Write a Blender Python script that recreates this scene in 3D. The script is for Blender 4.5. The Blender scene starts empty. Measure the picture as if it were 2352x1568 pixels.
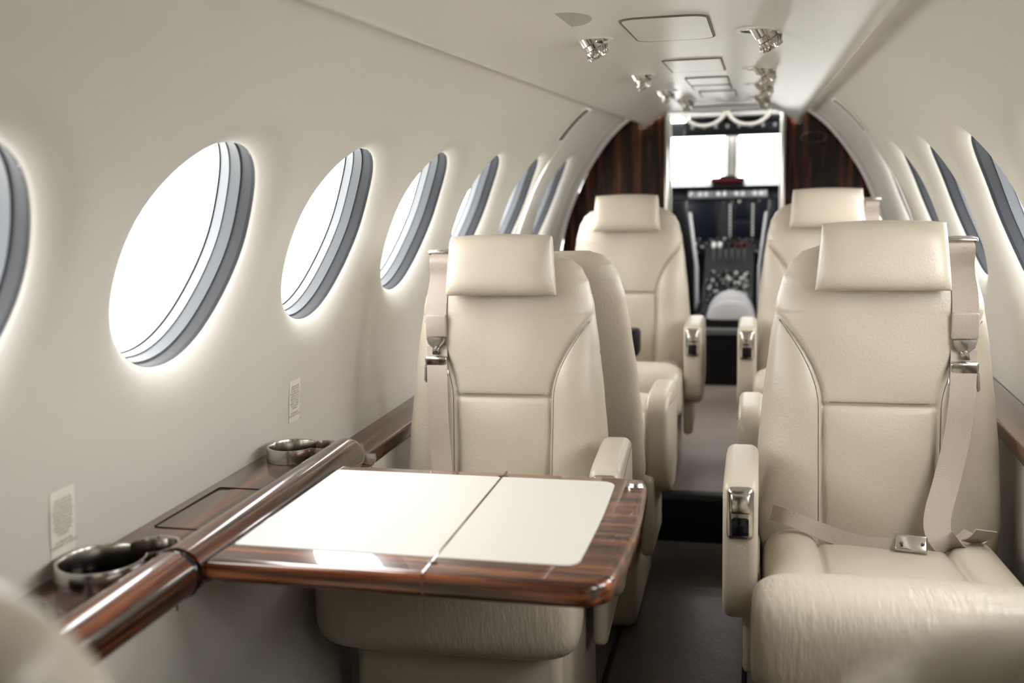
import bpy, bmesh, math, random
from mathutils import Vector, Matrix
random.seed(4)
scene = bpy.context.scene
COL = scene.collection

# ------------------------------------------------------------------ materials
def new_mat(name):
    m = bpy.data.materials.new(name); m.use_nodes = True
    nt = m.node_tree
    return m, nt, nt.nodes['Principled BSDF']
def mat(name, col, rough=.5, metal=0, coat=0, bump=0, bscale=200, var=0, emit=0, spec=.5, stretch=None, bdist=.002):
    m, nt, b = new_mat(name)
    b.inputs['Base Color'].default_value = (*col, 1)
    b.inputs['Roughness'].default_value = rough
    b.inputs['Metallic'].default_value = metal
    b.inputs['Coat Weight'].default_value = coat
    b.inputs['Coat Roughness'].default_value = .08
    b.inputs['Specular IOR Level'].default_value = spec
    tc = nt.nodes.new('ShaderNodeTexCoord')
    if bump:
        n = nt.nodes.new('ShaderNodeTexNoise'); n.inputs['Scale'].default_value = bscale
        n.inputs['Detail'].default_value = 4
        bp = nt.nodes.new('ShaderNodeBump'); bp.inputs['Strength'].default_value = bump
        bp.inputs['Distance'].default_value = bdist
        if stretch:
            mp = nt.nodes.new('ShaderNodeMapping'); mp.inputs['Scale'].default_value = stretch
            nt.links.new(tc.outputs['Object'], mp.inputs['Vector']); nt.links.new(mp.outputs['Vector'], n.inputs['Vector'])
        else: nt.links.new(tc.outputs['Object'], n.inputs['Vector'])
        nt.links.new(n.outputs['Fac'], bp.inputs['Height'])
        nt.links.new(bp.outputs['Normal'], b.inputs['Normal'])
    if var:
        n2 = nt.nodes.new('ShaderNodeTexNoise'); n2.inputs['Scale'].default_value = 5
        r = nt.nodes.new('ShaderNodeValToRGB')
        r.color_ramp.elements[0].position = .3; r.color_ramp.elements[1].position = .7
        r.color_ramp.elements[0].color = (*[c*(1-var) for c in col], 1)
        r.color_ramp.elements[1].color = (*[min(1, c*(1+var)) for c in col], 1)
        nt.links.new(tc.outputs['Object'], n2.inputs['Vector'])
        nt.links.new(n2.outputs['Fac'], r.inputs['Fac'])
        nt.links.new(r.outputs['Color'], b.inputs['Base Color'])
    return m
def wood(name, axis, dark, mid, light, scale=1.0, rough=.25, coat=1.0, spec=.5):
    m, nt, b = new_mat(name)
    tc = nt.nodes.new('ShaderNodeTexCoord'); mp = nt.nodes.new('ShaderNodeMapping')
    sc = [60*scale]*3; sc[axis] = 2.2*scale
    mp.inputs['Scale'].default_value = sc
    n = nt.nodes.new('ShaderNodeTexNoise'); n.inputs['Scale'].default_value = 1.0
    n.inputs['Detail'].default_value = 6; n.inputs['Distortion'].default_value = .6
    r = nt.nodes.new('ShaderNodeValToRGB'); e = r.color_ramp.elements
    e[0].position = .38; e[0].color = (*dark, 1); e[1].position = .66; e[1].color = (*light, 1)
    k = e.new(.52); k.color = (*mid, 1)
    nt.links.new(tc.outputs['Object'], mp.inputs['Vector']); nt.links.new(mp.outputs['Vector'], n.inputs['Vector'])
    nt.links.new(n.outputs['Fac'], r.inputs['Fac']); nt.links.new(r.outputs['Color'], b.inputs['Base Color'])
    b.inputs['Roughness'].default_value = rough
    b.inputs['Specular IOR Level'].default_value = spec
    b.inputs['Coat Weight'].default_value = coat; b.inputs['Coat Roughness'].default_value = .05
    return m

M_LEATHER = mat('leather', (.51, .458, .375), .34, bump=.32, bscale=220, var=.04)
M_LEATHER_FRONT = mat('leather_creased', (.51, .458, .375), .34, bump=.8, bscale=1, var=.03, stretch=(110, 26, 30), bdist=.003)
M_SEAM = mat('stitch', (.22, .19, .145), .6)
M_BELT = mat('belt_webbing', (.42, .36, .31), .5, bump=.5, bscale=500)
M_CHROME = mat('brushed_nickel', (.58, .56, .53), .18, 1)
M_CHROME_DK = mat('dark_nickel', (.16, .15, .14), .22, 1)
M_BLACK = mat('black_plastic', (.010, .010, .012), .45, spec=.3)
M_BLACKG = mat('black_gloss', (.008, .008, .01), .12)
M_WALL = mat('wall_vinyl', (.62, .60, .555), .55, bump=.12, bscale=300)
M_CEIL = mat('ceiling_panel', (.65, .63, .585), .32, bump=.06, bscale=300)
M_GROOVE = mat('panel_gap', (.20, .18, .16), .7)
M_GASKET = mat('window_gasket', (.006, .007, .009), .5, spec=.2)
M_REVEAL1 = mat('reveal_grey', (.022, .024, .027), .5, spec=.25)
M_REVEAL2 = mat('reveal_light', (.15, .156, .165), .5, spec=.25)
M_REVEAL3 = mat('reveal_mid', (.075, .079, .085), .5, spec=.25)
M_TABLE = mat('table_leather', (.58, .565, .52), .50, bump=.05, bscale=300, spec=.35)
M_CARPET = mat('side_carpet', (.54, .515, .47), .95, bump=1, bscale=420, var=.05)
M_FLOOR = mat('floor_cover', (.080, .064, .054), .34, bump=.3, bscale=90, var=.25)
M_FLOOR2 = mat('floor_carpet_light', (.37, .315, .28), .40, bump=.4, bscale=200, var=.1)
M_WOOD_Y = wood('rosewood_y', 1, (.013, .0045, .002), (.080, .024, .010), (.20, .066, .026))
M_WOOD_X = wood('rosewood_x', 0, (.014, .0045, .002), (.105, .033, .012), (.29, .102, .036), 1.25)
M_WOOD_Z = wood('rosewood_z', 2, (.004, .0018, .0014), (.034, .012, .006), (.150, .052, .024), .8, rough=.25, coat=.3, spec=.35)
M_WHITE = mat('white_trim', (.74, .73, .70), .4)
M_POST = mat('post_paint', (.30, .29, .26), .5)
M_SHEEP = mat('sheepskin', (.55, .55, .56), .9, bump=1, bscale=80)
M_LABEL = mat('placard', (.76, .73, .65), .5)
M_INK = mat('placard_ink', (.28, .27, .25), .6)
M_COCK = mat('cockpit_grey', (.036, .037, .040), .6, spec=.25)
M_SCREEN = mat('display_screen', (.006, .009, .018), .35, spec=.25)
M_GREYM = mat('metal_grey', (.30, .31, .32), .35, .8)
M_RED = mat('red_cover', (.07, .014, .012), .6, spec=.2)
M_TARMAC = mat('tarmac', (.62, .62, .61), .9, bump=.2, bscale=5, var=.05)
M_LENS = mat('speaker_cover', (.40, .38, .34), .6)

m, nt, b = new_mat('window_pane')
nt.nodes.remove(b)
tr = nt.nodes.new('ShaderNodeBsdfTransparent'); gl = nt.nodes.new('ShaderNodeBsdfGlossy')
gl.inputs['Roughness'].default_value = .02
mx = nt.nodes.new('ShaderNodeMixShader'); mx.inputs[0].default_value = .05
nt.links.new(tr.outputs[0], mx.inputs[1]); nt.links.new(gl.outputs[0], mx.inputs[2])
nt.links.new(mx.outputs[0], nt.nodes['Material Output'].inputs[0])
M_GLASS = m

# ------------------------------------------------------------------ helpers
def empty(name, loc=(0, 0, 0)):
    o = bpy.data.objects.new(name, None); o.location = loc; o.empty_display_size = .05
    COL.objects.link(o); return o
def link(o, parent=None):
    COL.objects.link(o)
    if parent: o.parent = parent
    return o
def mesh_obj(name, verts, faces, mats, parent=None, smooth=True, fm=None, merge=0, sharp=None):
    me = bpy.data.meshes.new(name)
    me.from_pydata([tuple(v) for v in verts], [], faces)
    if not isinstance(mats, (list, tuple)): mats = [mats]
    for mm in mats: me.materials.append(mm)
    if fm:
        for p, i in zip(me.polygons, fm): p.material_index = i
    bm = bmesh.new(); bm.from_mesh(me)
    if merge: bmesh.ops.remove_doubles(bm, verts=bm.verts, dist=merge)
    bmesh.ops.recalc_face_normals(bm, faces=bm.faces)
    bm.to_mesh(me); bm.free()
    if smooth:
        me.shade_smooth()
        if sharp: me.set_sharp_from_angle(angle=math.radians(sharp))
    o = bpy.data.objects.new(name, me)
    return link(o, parent)
def rbox(name, c, s, mt, parent=None, bev=.01, seg=3, rot=None):
    bm = bmesh.new(); bmesh.ops.create_cube(bm, size=1)
    for v in bm.verts: v.co = Vector((v.co.x*s[0], v.co.y*s[1], v.co.z*s[2]))
    if bev > 0:
        bmesh.ops.bevel(bm, geom=bm.edges[:], offset=min(bev, min(s)*.49), segments=seg, profile=.5, affect='EDGES')
    me = bpy.data.meshes.new(name); bm.to_mesh(me); bm.free()
    me.materials.append(mt); me.shade_smooth(); me.set_sharp_from_angle(angle=math.radians(50))
    o = bpy.data.objects.new(name, me); o.location = c
    if rot: o.rotation_euler = rot
    return link(o, parent)
def prism(name, pts, axis, a0, a1, mt, parent=None, bev=0, seg=3):
    """extrude a 2-D polygon along axis from a0 to a1"""
    def mk(p, a):
        if axis == 0: return (a, p[0], p[1])
        if axis == 1: return (p[0], a, p[1])
        return (p[0], p[1], a)
    n = len(pts); vs = [mk(p, a0) for p in pts]+[mk(p, a1) for p in pts]
    bm = bmesh.new(); bv = [bm.verts.new(v) for v in vs]
    f1 = bm.faces.new(bv[:n]); f2 = bm.faces.new(bv[n:][::-1])
    for i in range(n): bm.faces.new((bv[i], bv[n+i], bv[n+(i+1) % n], bv[(i+1) % n]))
    bmesh.ops.recalc_face_normals(bm, faces=bm.faces)
    if bev: bmesh.ops.bevel(bm, geom=list(set(f1.edges[:]+f2.edges[:])), offset=bev, segments=seg, profile=.5, affect='EDGES')
    me = bpy.data.meshes.new(name); bm.to_mesh(me); bm.free()
    me.materials.append(mt); me.shade_smooth(); me.set_sharp_from_angle(angle=math.radians(40))
    return link(bpy.data.objects.new(name, me), parent)
def tube(name, pts, r, mt, parent=None, cyclic=False, res=3):
    cu = bpy.data.curves.new(name, 'CURVE'); cu.dimensions = '3D'; cu.bevel_depth = r; cu.bevel_resolution = res
    cu.use_fill_caps = True
    sp = cu.splines.new('POLY'); sp.points.add(len(pts)-1); sp.use_cyclic_u = cyclic; sp.use_smooth = True
    for p, q in zip(sp.points, pts): p.co = (*q, 1)
    cu.materials.append(mt)
    return link(bpy.data.objects.new(name, cu), parent)
def lathe(name, prof, mt, parent=None, n=40, fm=None, M=None, sx=1, sy=1):
    vs = []; fs = []
    for r, z in prof:
        for i in range(n):
            a = 2*math.pi*i/n; v = Vector((r*math.cos(a)*sx, r*math.sin(a)*sy, z)); vs.append(M @ v if M else v)
    for j in range(len(prof)-1):
        for i in range(n):
            fs.append((j*n+i, j*n+(i+1) % n, (j+1)*n+(i+1) % n, (j+1)*n+i))
    ff = None
    if fm: ff = [fm[j] for j in range(len(prof)-1) for i in range(n)]
    return mesh_obj(name, vs, fs, mt, parent, fm=ff, sharp=35)
def rrect(cx, cy, w, h, r, n=6):
    out = []
    for sx, sy, a0 in ((1, 1, 0), (-1, 1, 90), (-1, -1, 180), (1, -1, 270)):
        for i in range(n+1):
            a = math.radians(a0+90*i/n)
            out.append((cx+sx*(w/2-r)+r*math.cos(a), cy+sy*(h/2-r)+r*math.sin(a)))
    return out
def lerp_tab(tab, x):
    if x <= tab[0][0]: return tab[0][1]
    for (a, b), (c, d) in zip(tab, tab[1:]):
        if x <= c:
            t = (x-a)/(c-a); t = t*t*(3-2*t)*.35+t*.65
            return b+(d-b)*t
    return tab[-1][1]
def catmull(pts, sub=8):
    P = [Vector(p) for p in pts]; P = [P[0]*2-P[1]]+P+[P[-1]*2-P[-2]]; out = []
    for i in range(1, len(P)-2):
        p0, p1, p2, p3 = P[i-1:i+3]
        for k in range(sub):
            t = k/sub
            out.append(.5*((2*p1)+(p2-p0)*t+(2*p0-5*p1+4*p2-p3)*t*t+(3*p1-p0-3*p2+p3)*t**3))
    out.append(P[-2]); return out
def ribbon(name, pts, w, mt, parent=None, wdir=(1, 0, 0), th=.0022, sub=8):
    pp = catmull(pts, sub); vs = []; fs = []; wd = Vector(wdir)
    for i, p in enumerate(pp):
        t = (pp[min(i+1, len(pp)-1)]-pp[max(i-1, 0)]).normalized()
        d = (wd-t*wd.dot(t)).normalized(); n = t.cross(d)
        for a, b_ in ((-1, -1), (1, -1), (1, 1), (-1, 1)): vs.append(p+d*a*w/2+n*b_*th/2)
    for i in range(len(pp)-1):
        for k in range(4): fs.append((i*4+k, i*4+(k+1) % 4, i*4+4+(k+1) % 4, i*4+4+k))
    fs += [(0, 1, 2, 3), tuple(len(vs)-4+k for k in (3, 2, 1, 0))]
    return mesh_obj(name, vs, fs, mt, parent, sharp=40)
def closed(name, top, bot, nu, nv, mt, parent=None):
    vs = []; fs = []
    for f in (top, bot):
        o = len(vs)
        for j in range(nv+1):
            for i in range(nu+1):
                u = -1+2*i/nu; v = -1+2*j/nv
                u = .35*u+.65*math.sin(u*math.pi/2); v = .35*v+.65*math.sin(v*math.pi/2)
                vs.append(f(u, v))
        for j in range(nv):
            for i in range(nu):
                a = o+j*(nu+1)+i; fs.append((a, a+1, a+nu+2, a+nu+1))
    return mesh_obj(name, vs, fs, mt, parent, merge=1e-5)
def cut(obj, cutter):
    md = obj.modifiers.new('cut', 'BOOLEAN'); md.object = cutter; md.operation = 'DIFFERENCE'; md.solver = 'EXACT'
    dg = bpy.context.evaluated_depsgraph_get(); dg.update()
    me = bpy.data.meshes.new_from_object(obj.evaluated_get(dg)); obj.modifiers.clear(); obj.data = me
    me.set_sharp_from_angle(angle=math.radians(40))
    bpy.data.objects.remove(cutter)
def se(u, n, p): return max(0, 1-abs(u)**n)**p

# ------------------------------------------------------------------ cabin section
prof_pts = [(.60, 0), (.655, .2), (.705, .4), (.732, .58), (.733, .70), (.715, .82), (.69, .92), (.648, 1.03), (.61, 1.115), (.558, 1.20),
            (.50, 1.28), (.445, 1.34), (.405, 1.372), (.365, 1.40)]
PP = catmull([(x, z, 0) for x, z in prof_pts], 10)
SL = [0]
for a_, b_ in zip(PP, PP[1:]): SL.append(SL[-1]+(b_-a_).length)
def prof(s):
    s = max(0, min(SL[-1], s)); lo = 0
    for i in range(len(SL)-1):
        if SL[i+1] >= s: lo = i; break
    t = (s-SL[lo])/(SL[lo+1]-SL[lo]); p = PP[lo].lerp(PP[lo+1], t)
    return p.x, p.y
def prof_n(s):
    x0, z0 = prof(s-.012); x1, z1 = prof(s+.012); d = Vector((x1-x0, z1-z0)).normalized()
    return d.y, -d.x
def W(side, y, s, d=0):
    x, z = prof(s); nx, nz = prof_n(s); return Vector((side*(x+nx*d), y, z+nz*d))
def s_at_z(z):
    for i in range(len(PP)-1):
        if PP[i+1].y >= z: return SL[i]+(SL[i+1]-SL[i])*(z-PP[i].y)/(PP[i+1].y-PP[i].y)
    return SL[-1]
S0 = s_at_z(1.032)
WYL = [.865, 1.405, 1.93, 2.455, 3.00, 3.57, 4.14]
WYR = [.64, 1.17, 1.70, 2.235, 2.77, 3.31, 3.86]
Y_AFT = -1.05; Y_BH = 4.70
R = .180
def cell_bounds(WY, i):
    a = WY[i]-.27 if i == 0 else (WY[i-1]+WY[i])/2
    b = WY[i]+.27 if i == len(WY)-1 else (WY[i]+WY[i+1])/2
    return a, b
SA, SB = S0-.258, S0+.255
FL = .072; LIP = .032
def build_wall(side, name, WY):
    vs = []; fs = []
    def grid(y0, y1, s0, s1, ny, ns):
        o = len(vs)
        for j in range(ns+1):
            for i in range(ny+1): vs.append(W(side, y0+(y1-y0)*i/ny, s0+(s1-s0)*j/ns))
        for j in range(ns):
            for i in range(ny): a = o+j*(ny+1)+i; fs.append((a, a+1, a+ny+2, a+ny+1))
    yN = cell_bounds(WY, len(WY)-1)[1]; y00 = cell_bounds(WY, 0)[0]
    grid(Y_AFT, Y_BH, 0, SA, 4, 24); grid(Y_AFT, Y_BH, SB, SL[-1], 4, 16); grid(yN, Y_BH, SA, SB, 2, 20); grid(Y_AFT, y00, SA, SB, 2, 20)
    for k, yc in enumerate(WY):
        y0, y1 = cell_bounds(WY, k); N = 20; bd = []
        for i in range(N): bd.append((y1, SA+(SB-SA)*i/N))
        for i in range(N): bd.append((y1+(y0-y1)*i/N, SB))
        for i in range(N): bd.append((y0, SB+(SA-SB)*i/N))
        for i in range(N): bd.append((y0+(y1-y0)*i/N, SA))
        n = len(bd); o = len(vs)
        rings = [0, .03, .08, .15, .24, .36, .5, .66, .83, 1.0]
        for q in rings:
            for (y, s) in bd:
                dy, ds = y-yc, s-S0; L = math.hypot(dy, ds); r = R+FL*q
                d = LIP*(.35*(1-math.sqrt(max(0, 1-(1-q)**2.2)))+.65*(1-q)**2.3)
                vs.append(W(side, yc+dy/L*r, S0+ds/L*r, d))
        nr = len(rings)
        for q in (.33, .66, 1.0):
            for (y, s) in bd:
                dy, ds = y-yc, s-S0; L = math.hypot(dy, ds); r = (R+FL)
                vs.append(W(side, yc+dy/L*r+(dy-dy/L*r)*q, S0+ds/L*r+(ds-ds/L*r)*q))
        for j in range(nr+2):
            for i in range(n): fs.append((o+j*n+i, o+j*n+(i+1) % n, o+(j+1)*n+(i+1) % n, o+(j+1)*n+i))
    return mesh_obj(name, vs, fs, M_WALL, merge=1e-4)
wl = build_wall(-1, 'wall_left', WYL); wr = build_wall(1, 'wall_right', WYR)

def build_window(side, yc, idx):
    D0 = LIP-.001
    steps = [(R-.0005, D0), (R-.0005, D0+.006), (R+.003, D0+.007), (R+.002, D0+.026), (R-.001, D0+.027), (R-.002, D0+.046),
             (R-.004, D0+.047), (R-.004, D0+.063), (R-.0055, D0+.064), (R-.0055, D0+.066)]
    fm_ = [0, 0, 1, 2, 4, 2, 2, 1, 1]
    n = 80; vs = []; fs = []; fm = []
    for r, d in steps:
        for i in range(n):
            a = 2*math.pi*i/n; vs.append(W(side, yc+r*math.cos(a), S0+r*math.sin(a), d))
    for j in range(len(steps)-1):
        for i in range(n): fs.append((j*n+i, j*n+(i+1) % n, (j+1)*n+(i+1) % n, (j+1)*n+i)); fm.append(fm_[j])
    base = (len(steps)-1)*n; DG = D0+.066
    prev = base
    for q in (.66, .33):
        o = len(vs)
        for i in range(n):
            a = 2*math.pi*i/n; r = (R-.0055)*q; vs.append(W(side, yc+r*math.cos(a), S0+r*math.sin(a), DG))
        for i in range(n): fs.append((prev+i, prev+(i+1) % n, o+(i+1) % n, o+i)); fm.append(3)
        prev = o
    vs.append(W(side, yc, S0, DG)); c = len(vs)-1
    for i in range(n): fs.append((prev+i, prev+(i+1) % n, c)); fm.append(3)
    return mesh_obj('window_%d' % idx, vs, fs, [M_GASKET, M_REVEAL1, M_REVEAL2, M_GLASS, M_REVEAL3], fm=fm, sharp=30)
k = 1
for side, WY in ((-1, WYL), (1, WYR)):
    for y in WY: build_window(side, y, k); k += 1

# ------------------------------------------------------------------ ceiling
cp = [(0, 1.432), (.12, 1.431), (.19, 1.427), (.235, 1.418), (.27, 1.402), (.298, 1.383), (.318, 1.366), (.328, 1.358), (.338, 1.354), (.347, 1.358), (.351, 1.370), (.353, 1.41), (.40, 1.46)]
cs = [(-x, z) for x, z in cp[::-1]]+cp[1:]
vs = []; fs = []; ys = [Y_AFT, 1, 2, 3, 4, 4.60, 4.66, 4.69]
for q, y in enumerate(ys):
    for x, z in cs:
        dz = 0
        if y > 4.6: dz = .02*((y-4.6)/.09)**2
        vs.append((x, y, z-dz if abs(x) > .2 else z))
n = len(cs)
for j in range(len(ys)-1):
    for i in range(n-1): fs.append((j*n+i, j*n+i+1, (j+1)*n+i+1, (j+1)*n+i))
ceil = mesh_obj('ceiling', vs, fs, M_CEIL)
ZC = 1.4305
def ceil_panel(name, cx, y0, y1, w, r, parent=None):
    pts = [(x, y, ZC) for x, y in rrect(cx, (y0+y1)/2, w, y1-y0, r)]
    e = empty(name, (0, 0, 0)); tube('gap', pts, .0022, M_GROOVE, e, True)
    prism('lid', rrect(cx, (y0+y1)/2, w-.006, y1-y0-.006, r), 2, ZC-.002, ZC+.004, M_CEIL, e)
ceil_panel('ceiling_access_panel', -.005, 1.98, 2.33, .165, .035)
ceil_panel('ceiling_access_panel', 0, 2.76, 3.09, .15, .008)
ceil_panel('ceiling_access_panel', .01, 3.32, 3.58, .13, .008)
ceil_panel('ceiling_access_panel', .01, 3.62, 3.80, .13, .008)
ceil_panel('ceiling_access_panel', .02, 3.90, 4.2, .13, .008)
lathe('ceiling_speaker', [(.0001, -.003), (.9, -.003), (1, 0), (1.02, .002)], M_LENS, sx=.056, sy=.10, M=Matrix.Translation((-.185, 1.93, ZC)))
def vent(x, y):
    e = empty('ceiling_air_vent', (x, y, ZC))
    lathe('bezel', [(.041, .0), (.043, -.0035), (.050, -.003), (.055, .001)], M_WHITE, e, sx=1.0, sy=1.2)
    lathe('recess', [(.0001, -.001), (.030, -.0012), (.042, -.0018)], M_CHROME_DK, e, sx=1.0, sy=1.2)
    T = Matrix.Translation((.004, 0, 0)) @ Matrix.Rotation(math.radians(12), 4, 'X') @ Matrix.Rotation(math.radians(-28), 4, 'Y')
    lathe('nozzle', [(.0001, -.034), (.012, -.034), (.013, -.043), (.0215, -.0435), (.023, -.041), (.0235, -.024), (.0205, -.022), (.0205, -.012), (.0245, -.010), (.026, .016)], [M_CHROME, M_BLACK], e, fm=[1, 1, 0, 0, 0, 0, 0, 0, 0], M=T)
    for q in range(18):
        a = 2*math.pi*q/18
        o = rbox('knurl', T @ Vector((.0237*math.cos(a), .0237*math.sin(a), -.032)), (.003, .003, .014), M_CHROME, e, .0008, 1)
for x, y in ((-.185, 2.24), (.175, 2.24), (-.18, 3.12), (.175, 3.08), (-.165, 3.78), (.175, 3.66), (-.13, 4.33), (.17, 4.3)): vent(x, y)

# arch ribs and curved grille slots on the upper walls
def arch(name, y, d, r, mt):
    a = [W(-1, y, SL[-1]*i/40, d) for i in range(41)]; b_ = [W(1, y, SL[-1]*i/40, d) for i in range(41)]
    e = empty(name); tube('left_rib', a, r, mt, e); tube('right_rib', b_, r, mt, e)
for side in (-1, 1):
    e = empty('wall_air_grille')
    s1, s2 = s_at_z(1.262), s_at_z(1.368); ya, yb = 3.56, 3.64
    for j, (yy0, yy1) in enumerate(((ya, ya+.03), (yb-.03, yb))):
        vs = []
        for i in range(17):
            s = s1+(s2-s1)*i/16
            vs += [W(side, yy0, s, -.0035), W(side, yy1, s, -.0035)]
        mesh_obj('slot', vs, [(2*i, 2*i+1, 2*i+3, 2*i+2) for i in range(16)], M_GROOVE, e)
    loop = [W(side, ya-.01, s1+(s2-s1)*i/16, -.003) for i in range(17)]+[W(side, yb+.01, s2-(s2-s1)*i/16, -.003) for i in range(17)]
    tube('frame', loop, .0045, M_WHITE, e, True)
arch('trim_1', 4.60, -.004, .012, M_WHITE)
arch('trim_2', 4.42, .002, .004, M_WHITE)
arch('trim_3', 3.69, .0015, .003, M_WHITE)

# ------------------------------------------------------------------ floor
prism('floor', [(Y_AFT, -.03), (3.10, -.03), (3.10, 0), (Y_AFT, 0)], 0, -.62, .62, M_FLOOR)
YS = 3.12; ZS = .14
prism('floor_forward', [(YS+.03, -.03), (Y_BH+.35, -.03), (Y_BH+.35, ZS), (YS+.03, ZS)], 0, -.66, .66, M_FLOOR2)
rbox('floor_step_nosing', (0, YS+.015, ZS/2-.005), (1.28, .07, ZS+.03), M_BLACK, None, .02, 5)
tr_e = empty('seat_track')
for x in (-.155, .155):
    rbox('rail', (x, 1.0, .004), (.012, 4.1, .010), M_CHROME_DK, tr_e, .002, 1)

# ------------------------------------------------------------------ bulkheads
def prof_poly(side, xin, y0, y1, name, mt=M_WOOD_Z):
    pts = []
    for i in range(50):
        p = W(side, 0, SL[-1]*i/49, -.002); pts.append((p.x, p.z))
    pts = [(p[0], max(p[1], 0.0)) for p in pts]
    pts += [(side*.30, 1.43), (xin, 1.43), (xin, 0)]
    return prism(name, pts, 1, y0, y1, mt)
wf = empty('wall_front')
a = prof_poly(-1, -.235, Y_BH, Y_BH+.04, 'panel_port'); a.parent = wf
a = prof_poly(1, .280, Y_BH, Y_BH+.04, 'panel_starboard'); a.parent = wf
wa = empty('wall_aft')
a = prof_poly(-1, -.001, Y_AFT-.03, Y_AFT, 'panel_port'); a.parent = wa
a = prof_poly(1, .001, Y_AFT-.03, Y_AFT, 'panel_starboard'); a.parent = wa
dt = empty('door_frame_trim')
rbox('post_port', (-.232, Y_BH, .78), (.014, .055, 1.30), M_CHROME, dt, .004)
rbox('post_starboard', (.277, Y_BH, .78), (.014, .055, 1.30), M_CHROME, dt, .004)
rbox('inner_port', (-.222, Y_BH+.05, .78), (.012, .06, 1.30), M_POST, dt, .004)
rbox('inner_starboard', (.267, Y_BH+.05, .78), (.012, .06, 1.30), M_WHITE, dt, .004)
# plain oval stand-in badge
eb = empty('oval_badge')
pts = [(.40+.055*math.cos(t*math.pi/20), Y_BH-.004, 1.275+.022*math.sin(t*math.pi/20)) for t in range(40)]
tube('ring', pts, .003, M_CHROME_DK, eb, True)
tube('curtain_rail', [(-.24, Y_BH-.02, 1.405), (.29, Y_BH-.02, 1.405)], .006, M_WHITE)

# ------------------------------------------------------------------ cockpit
ck = empty('cockpit_shell')
YP = 6.0
rbox('side_port', (-.70, 5.60, .55), (.04, 1.70, 1.0), M_COCK, ck, .005)
rbox('side_starboard', (.70, 5.60, .55), (.04, 1.70, 1.0), M_COCK, ck, .005)
rbox('roof', (0, 5.50, 1.465), (1.3, 1.5, .03), M_POST, ck, .005)
rbox('roof_slope_port', (-.55, 5.40, 1.39), (.32, 1.3, .03), M_POST, ck, .005, 3, (0, math.radians(-35), 0))
rbox('roof_slope_starboard', (.55, 5.40, 1.39), (.32, 1.3, .03), M_POST, ck, .005, 3, (0, math.radians(35), 0))
rbox('cockpit_floor', (0, 5.75, .06), (1.36, 1.5, .16), M_BLACK, ck, .01)
rbox('nose_wall', (0, 6.45, .50), (1.36, .04, .95), M_COCK, ck, .005)
for x, rz in ((-.66, 0), (.66, 0)):
    rbox('side_post', (x, 5.95, 1.2), (.05, .06, .55), M_POST, ck, .015, 3, (math.radians(20), 0, 0))
wsf = empty('windshield')
rbox('centre_post', (.01, 6.42, 1.2), (.062, .04, .46), M_POST, wsf, .015, 3, (math.radians(-18), 0, 0))
rbox('post_edge_port', (-.028, 6.41, 1.2), (.010, .05, .46), M_BLACK, wsf, .004, 3, (math.radians(-18), 0, 0))
rbox('post_edge_starboard', (.048, 6.41, 1.2), (.010, .05, .46), M_BLACK, wsf, .004, 3, (math.radians(-18), 0, 0))
rbox('sill', (0, 6.44, .985), (1.3, .07, .06), M_COCK, wsf, .02)
rbox('header', (0, 6.33, 1.385), (1.3, .10, .09), M_COCK, wsf, .02)
rbox('post_port', (-.50, 6.38, 1.2), (.06, .05, .46), M_POST, wsf, .015, 3, (math.radians(-18), 0, 0))
rbox('post_starboard', (.36, 6.38, 1.2), (.05, .05, .46), M_POST, wsf, .015, 3, (math.radians(-18), math.radians(10), 0))
for s in (-1, 1):
    tube('wiper', [(s*.27+.02, 6.47, 1.03), (s*.22+.02, 6.44, 1.12), (s*.12+.02, 6.43, 1.20)], .005, M_BLACK, wsf)
mesh_obj('pane', [(-.52, 6.44, 1.0), (.54, 6.44, 1.0), (.54, 6.32, 1.42), (-.52, 6.32, 1.42)], [(0, 1, 2, 3)], M_GLASS, wsf)

ip = empty('instrument_panel')
rbox('panel_body', (0, YP+.06, .86), (1.24, .10, .42), M_COCK, ip, .02)
prism('glareshield', [(YP-.10, 1.055), (YP+.30, 1.09), (YP+.30, 1.05), (YP-.08, 1.03)], 0, -.60, .60, M_BLACK, ip, .006)
rbox('hood_hump', (.0, YP+.02, 1.085), (.19, .12, .03), M_RED, ip, .012)
rbox('hood_cap', (.0, YP+.0, 1.103), (.09, .06, .018), M_BLACK, ip, .008)
rbox('autopilot_strip', (0, YP-.015, 1.01), (.44, .05, .055), M_GREYM, ip, .008)
for i in range(12):
    rbox('annunciator_key', (-.185+i*.0335, YP-.045, 1.012), (.020, .01, .026), M_WHITE if i % 3 else M_GREYM, ip, .002)
for x, z, w, h in ((-.145, .86, .15, .20), (.08, .91, .075, .085), (.08, .81, .075, .085), (.24, .86, .15, .20), (-.34, .86, .15, .2), (.45, .86, .12, .2)):
    rbox('display_bezel', (x, YP+.005, z), (w+.02, .02, h+.02), M_BLACK, ip, .006)
    rbox('display_glass', (x, YP-.008, z), (w, .006, h), M_SCREEN, ip, .004)
for i in range(110):
    x = random.uniform(-.5, .5); z = random.choice((.68, .705, .73, .75, .965))+random.uniform(-.004, .004)
    lathe('knob', [(.0001, .014), (.006, .014), (.008, 0)], random.choice((M_WHITE, M_GREYM, M_GREYM, M_CHROME)), ip, n=10,
          M=Matrix.Translation((x, YP+.005, z)) @ Matrix.Rotation(math.radians(90), 4, 'X'))
for i in range(9):
    for x in (-.235, .015, .14):
        lathe('side_key', [(.0001, .01), (.006, .01), (.007, 0)], M_WHITE, ip, n=8, M=Matrix.Translation((x, YP+.005, .775+i*.021)) @ Matrix.Rotation(math.radians(90), 4, 'X'))
ov = empty('overhead_panel')
rbox('body', (.045, 5.60, 1.375), (.50, .42, .075), M_BLACK, ov, .015, 3, (math.radians(6), 0, 0))
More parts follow.
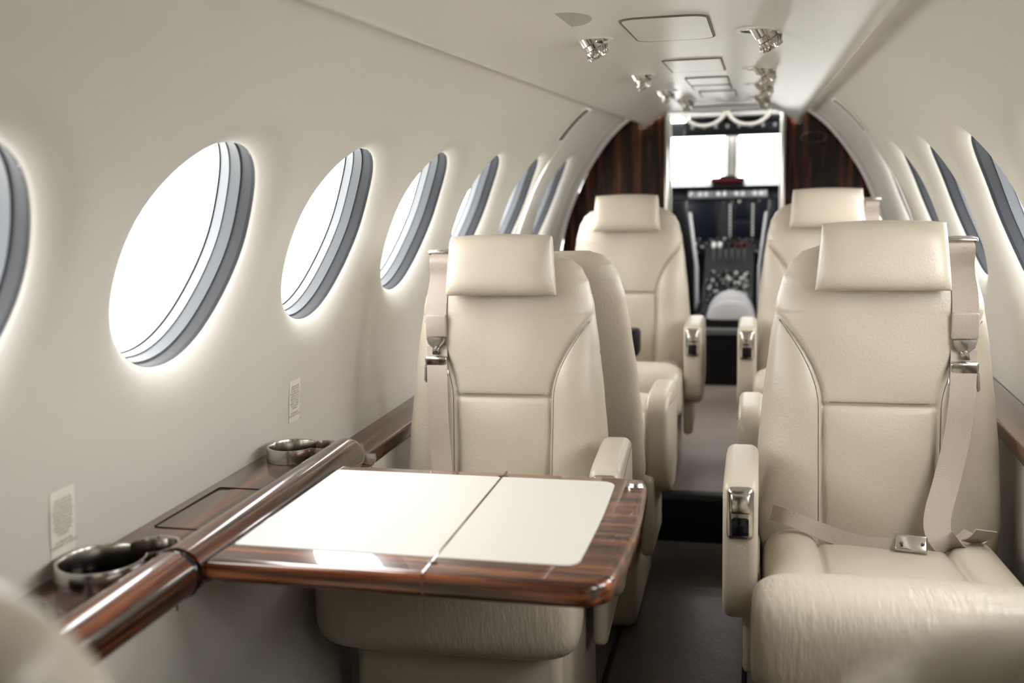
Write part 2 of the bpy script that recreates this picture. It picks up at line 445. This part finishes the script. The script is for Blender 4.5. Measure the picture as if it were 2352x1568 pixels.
for i in range(8):
    rbox('switch', (-.16+.058*i, 5.385, 1.362), (.016, .012, .02), M_GREYM, ov, .003)
sv = empty('sun_visor')
for cx in (-.075, .125):
    pts = [(cx+.095*math.cos(math.pi+math.pi*i/14), 4.85, 1.42+.075*math.sin(math.pi+math.pi*i/14)) for i in range(15)]
    tube('scalloped_edge', pts, .009, M_LENS, sv)
for s, x in ((0, -.30), (1, .33)):
    yk = empty('control_yoke')
    tube('column', [(x, YP-.02, .80), (x, YP-.22, .79)], .018, M_BLACK, yk)
    tube('wheel', [(x-.12, YP-.24, .90), (x-.13, YP-.23, .82), (x-.08, YP-.22, .77), (x, YP-.22, .80), (x+.08, YP-.22, .77), (x+.13, YP-.23, .82), (x+.12, YP-.24, .90)], .014, M_BLACK, yk)
ped = empty('throttle_pedestal')
prism('body', [(5.05, .14), (5.95, .14), (5.95, .74), (5.75, .72), (5.55, .58), (5.20, .46), (5.05, .44)], 0, -.11, .15, M_COCK, ped, .012)
for i in range(6):
    x = -.06+.032*i; yy = 5.66; zz = .66
    tube('lever', [(x, yy, zz-.04), (x, yy-.03, zz+.07)], .004, M_CHROME, ped)
    rbox('lever_knob', (x, yy-.034, zz+.085), (.022, .022, .035), (M_WHITE, M_WHITE, M_BLACK, M_BLACK, M_RED, M_RED)[i], ped, .009)
for i in range(90):
    x = random.uniform(-.09, .13); t = random.random(); y = 5.25+.3*t; z = .478+.122*t
    rbox('switchgear', (x, y, z+.006), (.014, .014, .018), random.choice((M_WHITE, M_GREYM, M_BLACK, M_CHROME)), ped, .003, 1)
rbox('aft_console', (.02, 4.93, .30), (.27, .20, .32), M_BLACK, ped, .012)
rbox('metal_tray', (.02, 4.925, .40), (.27, .24, .035), M_GREYM, ped, .008)
bl = closed('folded_sheepskin',
            lambda u, v: (.05+.115*u, 4.93+.10*v, .432+.14*se(u, 2.4, .5)*se(v, 2.5, .5)+.008*math.sin(v*22)*se(v, 2, 1)*se(u, 2, 1)),
            lambda u, v: (.05+.115*u, 4.93+.10*v, .432-.012*se(u, 2.4, .5)*se(v, 2.5, .5)), 40, 40, M_SHEEP)
for x in (-.335, .385):
    ps = empty('pilot_seat')
    closed('back', lambda u, v, x=x: (x+.20*u*(1-.18*max(0, v)), 5.17-.05*se(u, 4, .5)*se(v, 6, .5)+.05*(-v), .68+.33*v),
           lambda u, v, x=x: (x+.20*u*(1-.18*max(0, v)), 5.17+.05*se(u, 4, .5)*se(v, 6, .5)+.05*(-v), .68+.33*v), 20, 24, M_BLACK, ps)
    closed('sheepskin_cover', lambda u, v, x=x: (x+.215*u*(1-.15*max(0, v)), 5.24-.05*se(u, 4, .5)*se(v, 6, .5)+.05*(-v), .66+.28*v),
           lambda u, v, x=x: (x+.215*u*(1-.15*max(0, v)), 5.24+.05*se(u, 4, .5)*se(v, 6, .5)+.05*(-v), .66+.28*v), 20, 24, M_SHEEP, ps)
    rbox('cushion', (x, 5.42, .42), (.40, .42, .12), M_SHEEP, ps, .04, 4)
    rbox('pedestal', (x, 5.42, .25), (.30, .34, .24), M_BLACK, ps, .02)

# ------------------------------------------------------------------ seats
def lean(z): return .085*(z-.42)/.58
HW = [(.36, .218), (.46, .230), (.60, .224), (.69, .216), (.80, .204), (.88, .193), (.93, .181), (.96, .166), (.98, .145), (.992, .112)]
Z0, Z1 = .36, .992
def xb(z):
    if z < .69: return .104-.004*(.69-z)/.3
    return .104+.092*((z-.69)/.18)**1.75
def front_y(x, z):
    h = lerp_tab(HW, z); u = max(-1, min(1, x/h)); v = (z-Z0)/(Z1-Z0)*2-1
    y = lean(z)+.055-.055*se(u, 5, .45)*se(v, 12, .45)
    ax = abs(x)
    if z < .87:
        d = (ax-xb(z)); sl = 0 if z < .69 else .092*1.75/.18*((z-.69)/.18)**.75
        dn = d/math.sqrt(1+sl*sl)
        k = min(1, max(0, (.87-z)/.02)) if z > .85 else 1
        y += .007*math.exp(-(dn/.0042)**2)*k
        if d > 0: y -= .016*(1-math.exp(-dn/.02))*se(u, 6, .5)*min(1, (.87-z)/.12)
        elif z > .69: y -= .006*(1-math.exp(-min(-dn, .08)/.03))*(1-math.exp(-(z-.69)/.02))
        else: y -= .008*(1-math.exp(-min(-dn, .08)/.03))*(1-math.exp(-(.69-z)/.02))
    else: y -= .006*se(u, 5, .5)
    if ax < xb(z): y += .007*math.exp(-((z-.69)/.0042)**2)
    # soft hand-tailored unevenness of the hide
    y += .0018*math.sin(x*31+z*17)*math.sin(z*23-x*11)
    return y
meshes = {}
def shared(key, maker, parent):
    """build once, then reuse the mesh data for the other seats"""
    if key in meshes:
        o = bpy.data.objects.new(key, meshes[key]); link(o, parent); return o
    o = maker(); meshes[key] = o.data; o.parent = parent; return o
def mk_back():
    def f(u, v):
        z = Z0+(Z1-Z0)*(v+1)/2; h = lerp_tab(HW, z); return (u*h, front_y(u*h, z), z)
    def g(u, v):
        z = Z0+(Z1-Z0)*(v+1)/2; h = lerp_tab(HW, z); return (u*h, lean(z)+.055+.05*se(u, 4, .45)*se(v, 12, .45), z)
    return closed('backrest', f, g, 130, 170, M_LEATHER)
def mk_head():
    def hy(z): return lean(z)-.032
    def f(u, v):
        z = .976+.063*v; w = .116*(1-.05*v)
        y = hy(z)-.036*se(u, 6, .35)*se(v, 3.5, .45)
        return (u*w, y, z+.005*(1-u*u)*(v > 0)*v)
    def g(u, v):
        z = .976+.063*v; w = .116*(1-.05*v)
        return (u*w, hy(z)+(.034+.05*max(0, v))*se(u, 6, .35)*se(v, 3.5, .45), z+.005*(1-u*u)*(v > 0)*v)
    return closed('headrest', f, g, 70, 44, M_LEATHER)
def cz(x, y):
    t = -y/.45
    z = .440+.060*t
    ax = abs(x)
    z -= .007*math.exp(-((ax-.112)/.0045)**2)
    if ax > .112: z += .022*(1-math.exp(-(ax-.112)/.02))
    else: z += .006*(1-math.exp(-(.112-ax)/.03))
    return z
def mk_cush():
    def f(u, v):
        x = .215*u; y = -.19+.22*v
        e_ = se(u, 8, .4)*se(v, 12, .4)
        return (x, y, .37+(cz(x, y)-.37)*e_)
    def g(u, v): return (.215*u, -.19+.22*v, .37-.03*se(u, 8, .4)*se(v, 12, .4))
    return closed('seat_cushion', f, g, 90, 60, M_LEATHER)
def mk_roll():
    vs = []; fs = []; nu, nt = 60, 40
    for i in range(nu+1):
        u = -1+2*i/nu; u = .25*u+.75*math.sin(u*math.pi/2); k = se(u, 7, .30)
        for j in range(nt):
            t = 2*math.pi*j/nt; c, s = math.cos(t), math.sin(t)
            dy = math.copysign(abs(c)**.72, c)*.085; dz = math.copysign(abs(s)**.66, s)*.092
            vs.append((u*.232, -.450+dy*(.35+.65*k)*(1 if k > 0 else 1), .438+dz*(.35+.65*k)))
    for i in range(nu):
        for j in range(nt): fs.append((i*nt+j, i*nt+(j+1) % nt, (i+1)*nt+(j+1) % nt, (i+1)*nt+j))
    fs += [tuple(range(nt)), tuple(nu*nt+j for j in range(nt))[::-1]]
    return mesh_obj('front_bolster', vs, fs, M_LEATHER_FRONT)
def arm_poly():
    P = [(-.255, .585), (-.245, .610), (-.215, .620), (-.10, .624), (-.02, .622), (.015, .605), (.03, .56), (.03, .42), (-.02, .375), (-.16, .345), (-.225, .365), (-.25, .42)]
    c = catmull([(p[0], p[1], 0) for p in P+[P[0]]], 4)[:-1]
    return [(q.x, q.y) for q in c]
def mk_arm():
    return prism('armrest', arm_poly(), 0, -.030, .030, M_LEATHER, None, .016, 5)
def seat(x, y, facing=-1, belt=0, arm=(1,), base_z=0, recline=0, lap=False, zoff=0, label='cabin_seat', yaw=0, head=True):
    """facing -1: toward -Y. belt/arm signs are given in world x"""
    e = empty(label, (x, y, zoff)); flip = 1 if facing < 0 else -1
    if facing > 0: e.rotation_euler = (0, 0, math.pi)
    else: e.rotation_euler = (0, 0, yaw)
    piv = empty('back_frame', (0, 0, .42)); piv.parent = e
    piv.rotation_euler = (-math.radians(recline), 0, 0)
    for key, fn in (('backrest', mk_back), ('headrest', mk_head)):
        if key == 'headrest' and not head: continue
        o = shared(key, fn, piv); o.location = (0, 0, -.42)
    shared('seat_cushion', mk_cush, e); shared('front_bolster', mk_roll, e)
    zz = base_z-zoff
    rbox('base_shroud', (0, -.17, (.385+zz)/2), (.40, .40, .385-zz), M_LEATHER, e, .03, 4)
    rbox('front_skirt', (0, -.40, (.37+zz+.05)/2), (.385, .05, .37-zz-.05), M_LEATHER, e, .02, 3)
    for a in arm:
        ax = a*flip*.252
        o = shared('armrest', mk_arm, e); o.location = (ax, 0, 0)
        lx = ax
        rbox('latch_bezel', (lx, -.247, .562), (.046, .030, .092), M_CHROME, e, .010, 4, (math.radians(-6), 0, 0))
        rbox('latch_slot', (lx, -.2625, .542), (.030, .006, .032), M_BLACKG, e, .003, 2, (math.radians(-6), 0, 0))
        rbox('latch_lever', (lx, -.2610, .582), (.034, .010, .034), M_CHROME, e, .004, 2, (math.radians(-12), 0, 0))
        rbox('arm_support', (lx-a*flip*.02, -.06, .33), (.03, .24, .20), M_LEATHER, e, .012, 3)
        pts = [(lx+a*flip*.0305, -.225+.23*i/8, .580+.003*i) for i in range(9)]
        tube('stitch', pts, .0009, M_SEAM, e, res=1)
    for sx in (-1, 1):
        pts = []
        for i in range(20):
            z = .46+.39*i/19; xx = sx*(xb(z)+.007)
            pts.append((xx, front_y(xx, z)-.0003, z-.42))
        tube('seam_thread', pts, .0009, M_SEAM, piv, res=1)
    pts = [(-.09+.18*i/12, front_y(-.09+.18*i/12, .697)-.0003, .277) for i in range(13)]
    tube('seam_thread', pts, .0008, M_SEAM, piv, res=1)
    if belt:
        s = belt*flip
        def F(xx, z, o=.004): return (xx, front_y(xx, z)-o, z-.42)
        X = s*.150
        ribbon('shoulder_strap', [(s*.143, lean(.97)+.085, .555), (s*.143, lean(.99)+.04, .580), (s*.143, lean(.98)-.004, .570), F(s*.144, .95, .008), F(X, .90, .008), F(X, .845, .012)], .046, M_BELT, piv)
        rbox('strap_guide', (s*.143, lean(.98)+.035, .583), (.062, .05, .010), M_CHROME, piv, .004)
        yy = front_y(X, .83)-.012
        rbox('belt_fold', (X, yy+.002, .845-.42), (.048, .010, .05), M_BELT, piv, .004)
        prism('anchor_plate', [(X-.022, .400), (X+.022, .400), (X+.018, .385), (X+.008, .376), (X+.010, .362), (X-.010, .362), (X-.008, .376), (X-.018, .385)], 1, yy-.006, yy-.001, M_CHROME, piv, .001, 2)
        lathe('stud', [(.0001, .008), (.007, .007), (.008, 0)], M_CHROME, piv, n=16, M=Matrix.Translation((X, yy-.006, .372)) @ Matrix.Rotation(math.radians(90), 4, 'X'))
        rbox('buckle_body', (X, yy-.006, .345), (.050, .016, .028), M_CHROME, piv, .005, 3, (math.radians(10), 0, 0))
        lp = [(X+px, yy-.008, z) for px, z in ((-.024, .335), (.024, .335), (.025, .306), (.014, .288), (-.014, .288), (-.025, .306))]
        tube('buckle_loop', lp, .0045, M_CHROME, piv, True)
        tube('buckle_bar', [(X-.022, yy-.008, .312), (X+.022, yy-.008, .312)], .0035, M_CHROME, piv)
        tail = [F(X, .80, .004), F(X-s*.004, .74, .005), F(X-s*.008, .66, .008), F(X-s*.014, .58, .010), F(X-s*.022, .52, .018)]
        if lap:
            tail = [F(X, .80, .004), F(X-s*.004, .72, .006), F(X-s*.014, .64, .012), F(X-s*.032, .57, .03)]
            tail += [(s*.096, -.060, .085), (s*.102, -.085, .055), (s*.135, -.080, .045), (s*.165, -.05, .055)]
            ribbon('loose_strap_end', [(s*.150, -.075, .050), (s*.165, -.09, .066), (s*.172, -.10, .082)], .040, M_BELT, piv, wdir=(1, .2, 0))
        ribbon('strap_tail', tail, .046, M_BELT, piv)
    if lap:
        s = belt*flip
        ribbon('lap_strap', [(-s*.195, -.02, .490), (-s*.165, -.055, .492), (-s*.10, -.07, .472), (-s*.04, -.09, .462), (s*.02, -.11, .466)], .030, M_BELT, e, wdir=(0, .5, 1), th=.004)
        rbox('lap_buckle', (s*.045, -.115, .472), (.055, .034, .022), M_CHROME, e, .004, 3, (math.radians(35), 0, math.radians(-8)))
        for q in (-.018, .018): rbox('lap_buckle_pin', (s*.045+q, -.128, .480), (.006, .004, .006), M_CHROME_DK, e, .002, 2)
    return e
seat(-.362, 2.08, -1, belt=-1, arm=(1,), zoff=-.020, yaw=.035)
seat(.402, 1.98, -1, belt=1, arm=(-1,), lap=True, zoff=.003)
seat(-.315, 2.47, 1, arm=(1,), head=False, zoff=-.02)
seat(.415, 2.34, 1, arm=(-1,), head=False, zoff=-.02)
seat(-.285, 3.62, -1, arm=(1,), base_z=ZS, zoff=.025)
seat(.395, 3.52, -1, arm=(-1,), base_z=ZS, zoff=.035, belt=1)
seat(-.292, .56, 1, arm=(1,), recline=8, head=False, zoff=.012)
seat(.372, .56, 1, arm=(-1,), recline=8, head=False, zoff=.024)
rbox('black_pouch', (-.30, 3.44, .575), (.17, .10, .09), M_BLACK, None, .015, 3)

# ------------------------------------------------------------------ side ledges
# cup holders: two overlapping rings, one large, one small, let into the ledge
def cup_outline(r1, r2, ang):
    d = (r1+r2)*.80; c2 = (d*math.cos(ang), d*math.sin(ang))
    a1 = math.acos((d*d+r1*r1-r2*r2)/(2*d*r1)); a2 = math.acos((d*d+r2*r2-r1*r1)/(2*d*r2))
    out = []
    for i in range(41):
        a = ang+a1+(2*math.pi-2*a1)*i/40; out.append((r1*math.cos(a), r1*math.sin(a)))
    for i in range(1, 26):
        a = ang+math.pi+a2+(2*math.pi-2*a2)*i/26; out.append((c2[0]+r2*math.cos(a), c2[1]+r2*math.sin(a)))
    cen = (c2[0]*.35, c2[1]*.35)
    return out, cen
def offk(out, cen, k): return [(p[0]+(p[0]-cen[0])*k, p[1]+(p[1]-cen[1])*k) for p in out]
CUPS = [(-.668, 1.13, .056, .033, math.radians(58)), (-.668, 1.71, .045, .029, math.radians(12))]
def cup_holder(cx, cy, r1, r2, ang):
    z = .635
    e = empty('cup_holder', (cx, cy, z)); out, cen = cup_outline(r1, r2, ang)
    H = .026; n = len(out)
    off = lambda k: offk(out, cen, k)
    rings = [(off(.07), .0005), (off(.06), H-.004), (off(.04), H), (off(-.015), H), (off(-.035), H-.004), (off(-.042), -.005), (off(-.045), -.068)]
    vs = [(p[0], p[1], z_) for r_, z_ in rings for p in r_]
    fs = [(j*n+i, j*n+(i+1) % n, (j+1)*n+(i+1) % n, (j+1)*n+i) for j in range(len(rings)-1) for i in range(n)]
    fm = [1 if j == len(rings)-2 else 0 for j in range(len(rings)-1) for i in range(n)]
    mesh_obj('ring_wall', vs, fs, [M_CHROME, M_CHROME_DK], e, sharp=40, fm=fm)
    mesh_obj('well_bottom', [(p[0], p[1], -.068) for p in off(-.045)], [tuple(range(n))], M_BLACKG, e, smooth=False)
for c in CUPS: cup_holder(*c)
def ledge_left():
    e = empty('side_ledge')
    top = rbox('ledge_top', (-.6675, .72, .618), (.155, 2.06, .034), M_WOOD_Y, e, .004)
    for cx, cy, r1, r2, ang in CUPS:
        out, cen = cup_outline(r1, r2, ang)
        ct = prism('cutter', [(cx+p[0], cy+p[1]) for p in offk(out, cen, 0)], 2, .55, .70, M_WOOD_Y)
        cut(top, ct)
    def rail(y0, y1, nm, nose):
        vs = []; fs = []; n = 24; yl = [y0+(y1-y0)*i/10 for i in range(11)]
        sc = [1]*11
        if nose:
            for i in range(1, 9):
                a = i/8*math.pi/2; yl.append(y1+.045*math.sin(a)); sc.append(max(.05, math.cos(a)))
        for y, k in zip(yl, sc):
            for j in range(n):
                a = 2*math.pi*j/n; vs.append((-.578+.036*math.cos(a)*k, y, .634+.034*math.sin(a)*k-(1-k)*.012))
        for i in range(len(yl)-1):
            for j in range(n): fs.append((i*n+j, i*n+(j+1) % n, (i+1)*n+(j+1) % n, (i+1)*n+j))
        fs.append(tuple(range(n))); fs.append(tuple(len(vs)-n+j for j in range(n))[::-1])
        mesh_obj(nm, vs, fs, M_WOOD_Y, e, sharp=60)
    rail(-.30, 1.150, 'rail_aft', False); rail(1.166, 1.74, 'rail_forward', True)
    pts = [(-.578+.030*math.cos(a/16*2*math.pi), 1.158, .632+.029*math.sin(a/16*2*math.pi)) for a in range(16)]
    tube('hinge_collar', pts, .006, M_BLACKG, e, True)
    rbox('hinge_arm', (-.552, 1.182, .628), (.04, .018, .020), M_BLACKG, e, .006)
    tube('lid_gap', [(x, y, .6352) for x, y in rrect(-.668, 1.42, .095, .20, .006)], .0010, M_BLACK, e, True)
    rbox('end_cap', (-.655, 1.762, .606), (.16, .03, .055), M_WOOD_Y, e, .01)
    rbox('ledge_forward', (-.685, 3.21, .548), (.100, 2.90, .034), M_WOOD_Y, e, .008, 3)
    fl = catmull([(-.60, 1.765, .655), (-.595, 1.80, .645), (-.60, 1.84, .605), (-.61, 1.89, .585), (-.63, 1.96, .578)], 6)
    vs = [Vector((p.x+dx, p.y, p.z)) for p in fl for dx in (-.045, .028)]
    o = mesh_obj('stepdown_cap', vs, [(2*i, 2*i+1, 2*i+3, 2*i+2) for i in range(len(fl)-1)], M_WOOD_Y, e)
    so = o.modifiers.new('s', 'SOLIDIFY'); so.thickness = .012
    tube('latch_hook', [(-.55, 1.80, .60), (-.54, 1.81, .575), (-.53, 1.80, .56)], .003, M_CHROME, e)
    rbox('arm_pad', (-.70, .92, .642), (.07, .20, .018), M_BLACK, e, .008)
ledge_left()
e = empty('side_ledge')
rbox('ledge_top', (.69, 2.2, .618), (.09, 5.0, .034), M_WOOD_Y, e, .008)
tube('rail', [(.647, -.3, .626), (.647, 1.7, .626)], .022, M_WOOD_Y, e)

lp = empty('lower_wall_panel')
prism('panel_aft', [(-.60, .602), (-.60, .12), (-.57, 0), (-.585, 0), (-.615, .12), (-.615, .602)], 1, -.35, 1.765, M_CARPET, lp)
prism('panel_forward', [(-.640, .532), (-.635, .12), (-.60, 0), (-.64, 0), (-.72, .532)], 1, 1.765, 4.65, M_WALL, lp)
lp2 = empty('lower_wall_panel')
prism('panel', [(.66, .602), (.655, .12), (.64, 0), (.66, 0), (.725, .602)], 1, -.35, 4.65, M_CARPET, lp2)

# ------------------------------------------------------------------ table
tb = empty('fold_out_table')
ZT = .652
def tab_outline(x0, x1, y0, y1, r, bow, left_r=.004):
    out = []
    for i in range(9):
        a = -math.pi/2+math.pi/2*i/8; out.append((x1-r+r*math.cos(a), y0+r+r*math.sin(a)))
    for i in range(1, 8):
        t = i/8; out.append((x1+bow*math.sin(math.pi*t), y0+r+(y1-y0-2*r)*t))
    for i in range(9):
        a = math.pi/2*i/8; out.append((x1-r+r*math.cos(a), y1-r+r*math.sin(a)))
    out += [(x0, y1), (x0, y0)]
    return out
prism('frame', tab_outline(-.541, .006, 1.172, 1.628, .045, .008), 2, ZT-.034, ZT, M_WOOD_X, tb, .011, 5)
prism('inlay_inner', rrect((-.53-.238)/2, 1.412, .292, .366, .006), 2, ZT-.002, ZT+.0012, M_TABLE, tb, .0006, 1)
prism('inlay_outer', tab_outline(-.2345, -.045, 1.229, 1.595, .022, .003), 2, ZT-.002, ZT+.0012, M_TABLE, tb, .0006, 1)
rbox('fold_gap', (-.2362, 1.400, ZT-.014), (.0024, .4575, .030), M_WOOD_X, tb, 0)
tube('lid_outline', [(x, y, ZT+.0014) for x, y in rrect(-.49, 1.43, .012, .10, .003)], .0008, M_WHITE, tb, True)
for y in (1.210, 1.60):
    rbox('fold_hinge', (-.236, y, ZT-.001), (.018, .010, .004), M_BLACKG, tb, .002)
lathe('corner_latch', [(.0001, .010), (.012, .009), (.016, 0)], M_CHROME, tb, n=20, M=Matrix.Translation((-.012, 1.585, ZT-.004)))
rbox('support_arm', (-.40, 1.42, ZT-.042), (.24, .05, .018), M_CHROME_DK, tb, .006)

# ------------------------------------------------------------------ placards
def placard(y, z, w, h, lines, fs_):
    s = s_at_z(z); c = W(-1, y, s, -.0015); up = (W(-1, y, s+.02)-W(-1, y, s-.02)).normalized(); xd = Vector((0, 1, 0)); nn = xd.cross(up)
    Mx = Matrix((xd, up, nn)).transposed().to_4x4(); Mx.translation = c
    e = empty('seat_placard'); e.matrix_world = Mx
    prism('card', rrect(0, 0, w, h, .002, 3), 2, -.001, .0008, M_LABEL, e)
    cu = bpy.data.curves.new('lettering', 'FONT'); cu.body = '\n'.join(lines); cu.size = fs_; cu.align_x = 'CENTER'; cu.align_y = 'CENTER'; cu.space_line = 1.0
    cu.materials.append(M_INK); o = bpy.data.objects.new('lettering', cu); link(o, e); o.location = (0, 0, .0011)
txt = ['SEAT MUST BE', 'LOCKED IN FULL', 'AFT AND OUT-', 'BOARD POSITION', 'HEADREST FULLY', 'RAISED WITH ALL', 'SEATS FACING', 'UPRIGHT DURING', 'TAKEOFF AND', 'LANDING', '', 'LIFE PRESERVER', 'UNDER SEAT CUSHION']
placard(1.855, .712, .048, .086, txt, .0050)
placard(1.14, .705, .050, .092, txt, .0053)

# ------------------------------------------------------------------ outside
mesh_obj('tarmac', [(-60, -60, -1.3), (60, -60, -1.3), (60, 60, -1.3), (-60, 60, -1.3)], [(0, 1, 2, 3)], M_TARMAC, smooth=False)

# ------------------------------------------------------------------ light
w = bpy.data.worlds.new('overcast_sky'); scene.world = w; w.use_nodes = True
bg = w.node_tree.nodes['Background']; bg.inputs[0].default_value = (1, .995, .98, 1); bg.inputs[1].default_value = 10.5
def portal(name, M, sx, sy):
    l = bpy.data.lights.new(name, 'AREA'); l.shape = 'RECTANGLE'; l.size = sx; l.size_y = sy
    l.cycles.is_portal = True
    o = bpy.data.objects.new(name, l); COL.objects.link(o); o.matrix_world = M
for side, WY in ((-1, WYL), (1, WYR)):
    for y in WY:
        c = W(side, y, S0, .12); nrm = (W(side, y, S0, 0)-c).normalized()
        q = (-nrm).to_track_quat('Z', 'Y')
        Mx = q.to_matrix().to_4x4(); Mx.translation = c
        portal('sky_portal', Mx, .44, .44)
portal('sky_portal', Matrix.Translation((0, 6.46, 1.2)) @ Matrix.Rotation(math.radians(-90), 4, 'X'), 1.2, .5)

# ------------------------------------------------------------------ camera
f = 2350.0
Yc = Vector((569, 399, -f)).normalized()
t = -.026
Z = Vector((t, .9866, .1612)); Z = (Z-Yc*Z.dot(Yc)).normalized()
X = Yc.cross(Z)
Rwc = Matrix((X, Yc, Z)).transposed()   # columns = world axes in camera space
cam = bpy.data.cameras.new('camera'); co = bpy.data.objects.new('camera', cam); COL.objects.link(co)
Mc = Rwc.transposed().to_4x4(); Mc.translation = (.175, 0, 1.15); co.matrix_world = Mc
cam.sensor_width = 36; cam.lens = 36*f/2352; cam.clip_start = .02
cam.dof.use_dof = True; cam.dof.focus_distance = 2.0; cam.dof.aperture_fstop = 2.6
scene.camera = co
scene.view_settings.view_transform = 'Standard'
try: scene.view_settings.look = 'Medium High Contrast'
except Exception as ex: print('look', ex)
scene.view_settings.exposure = 0
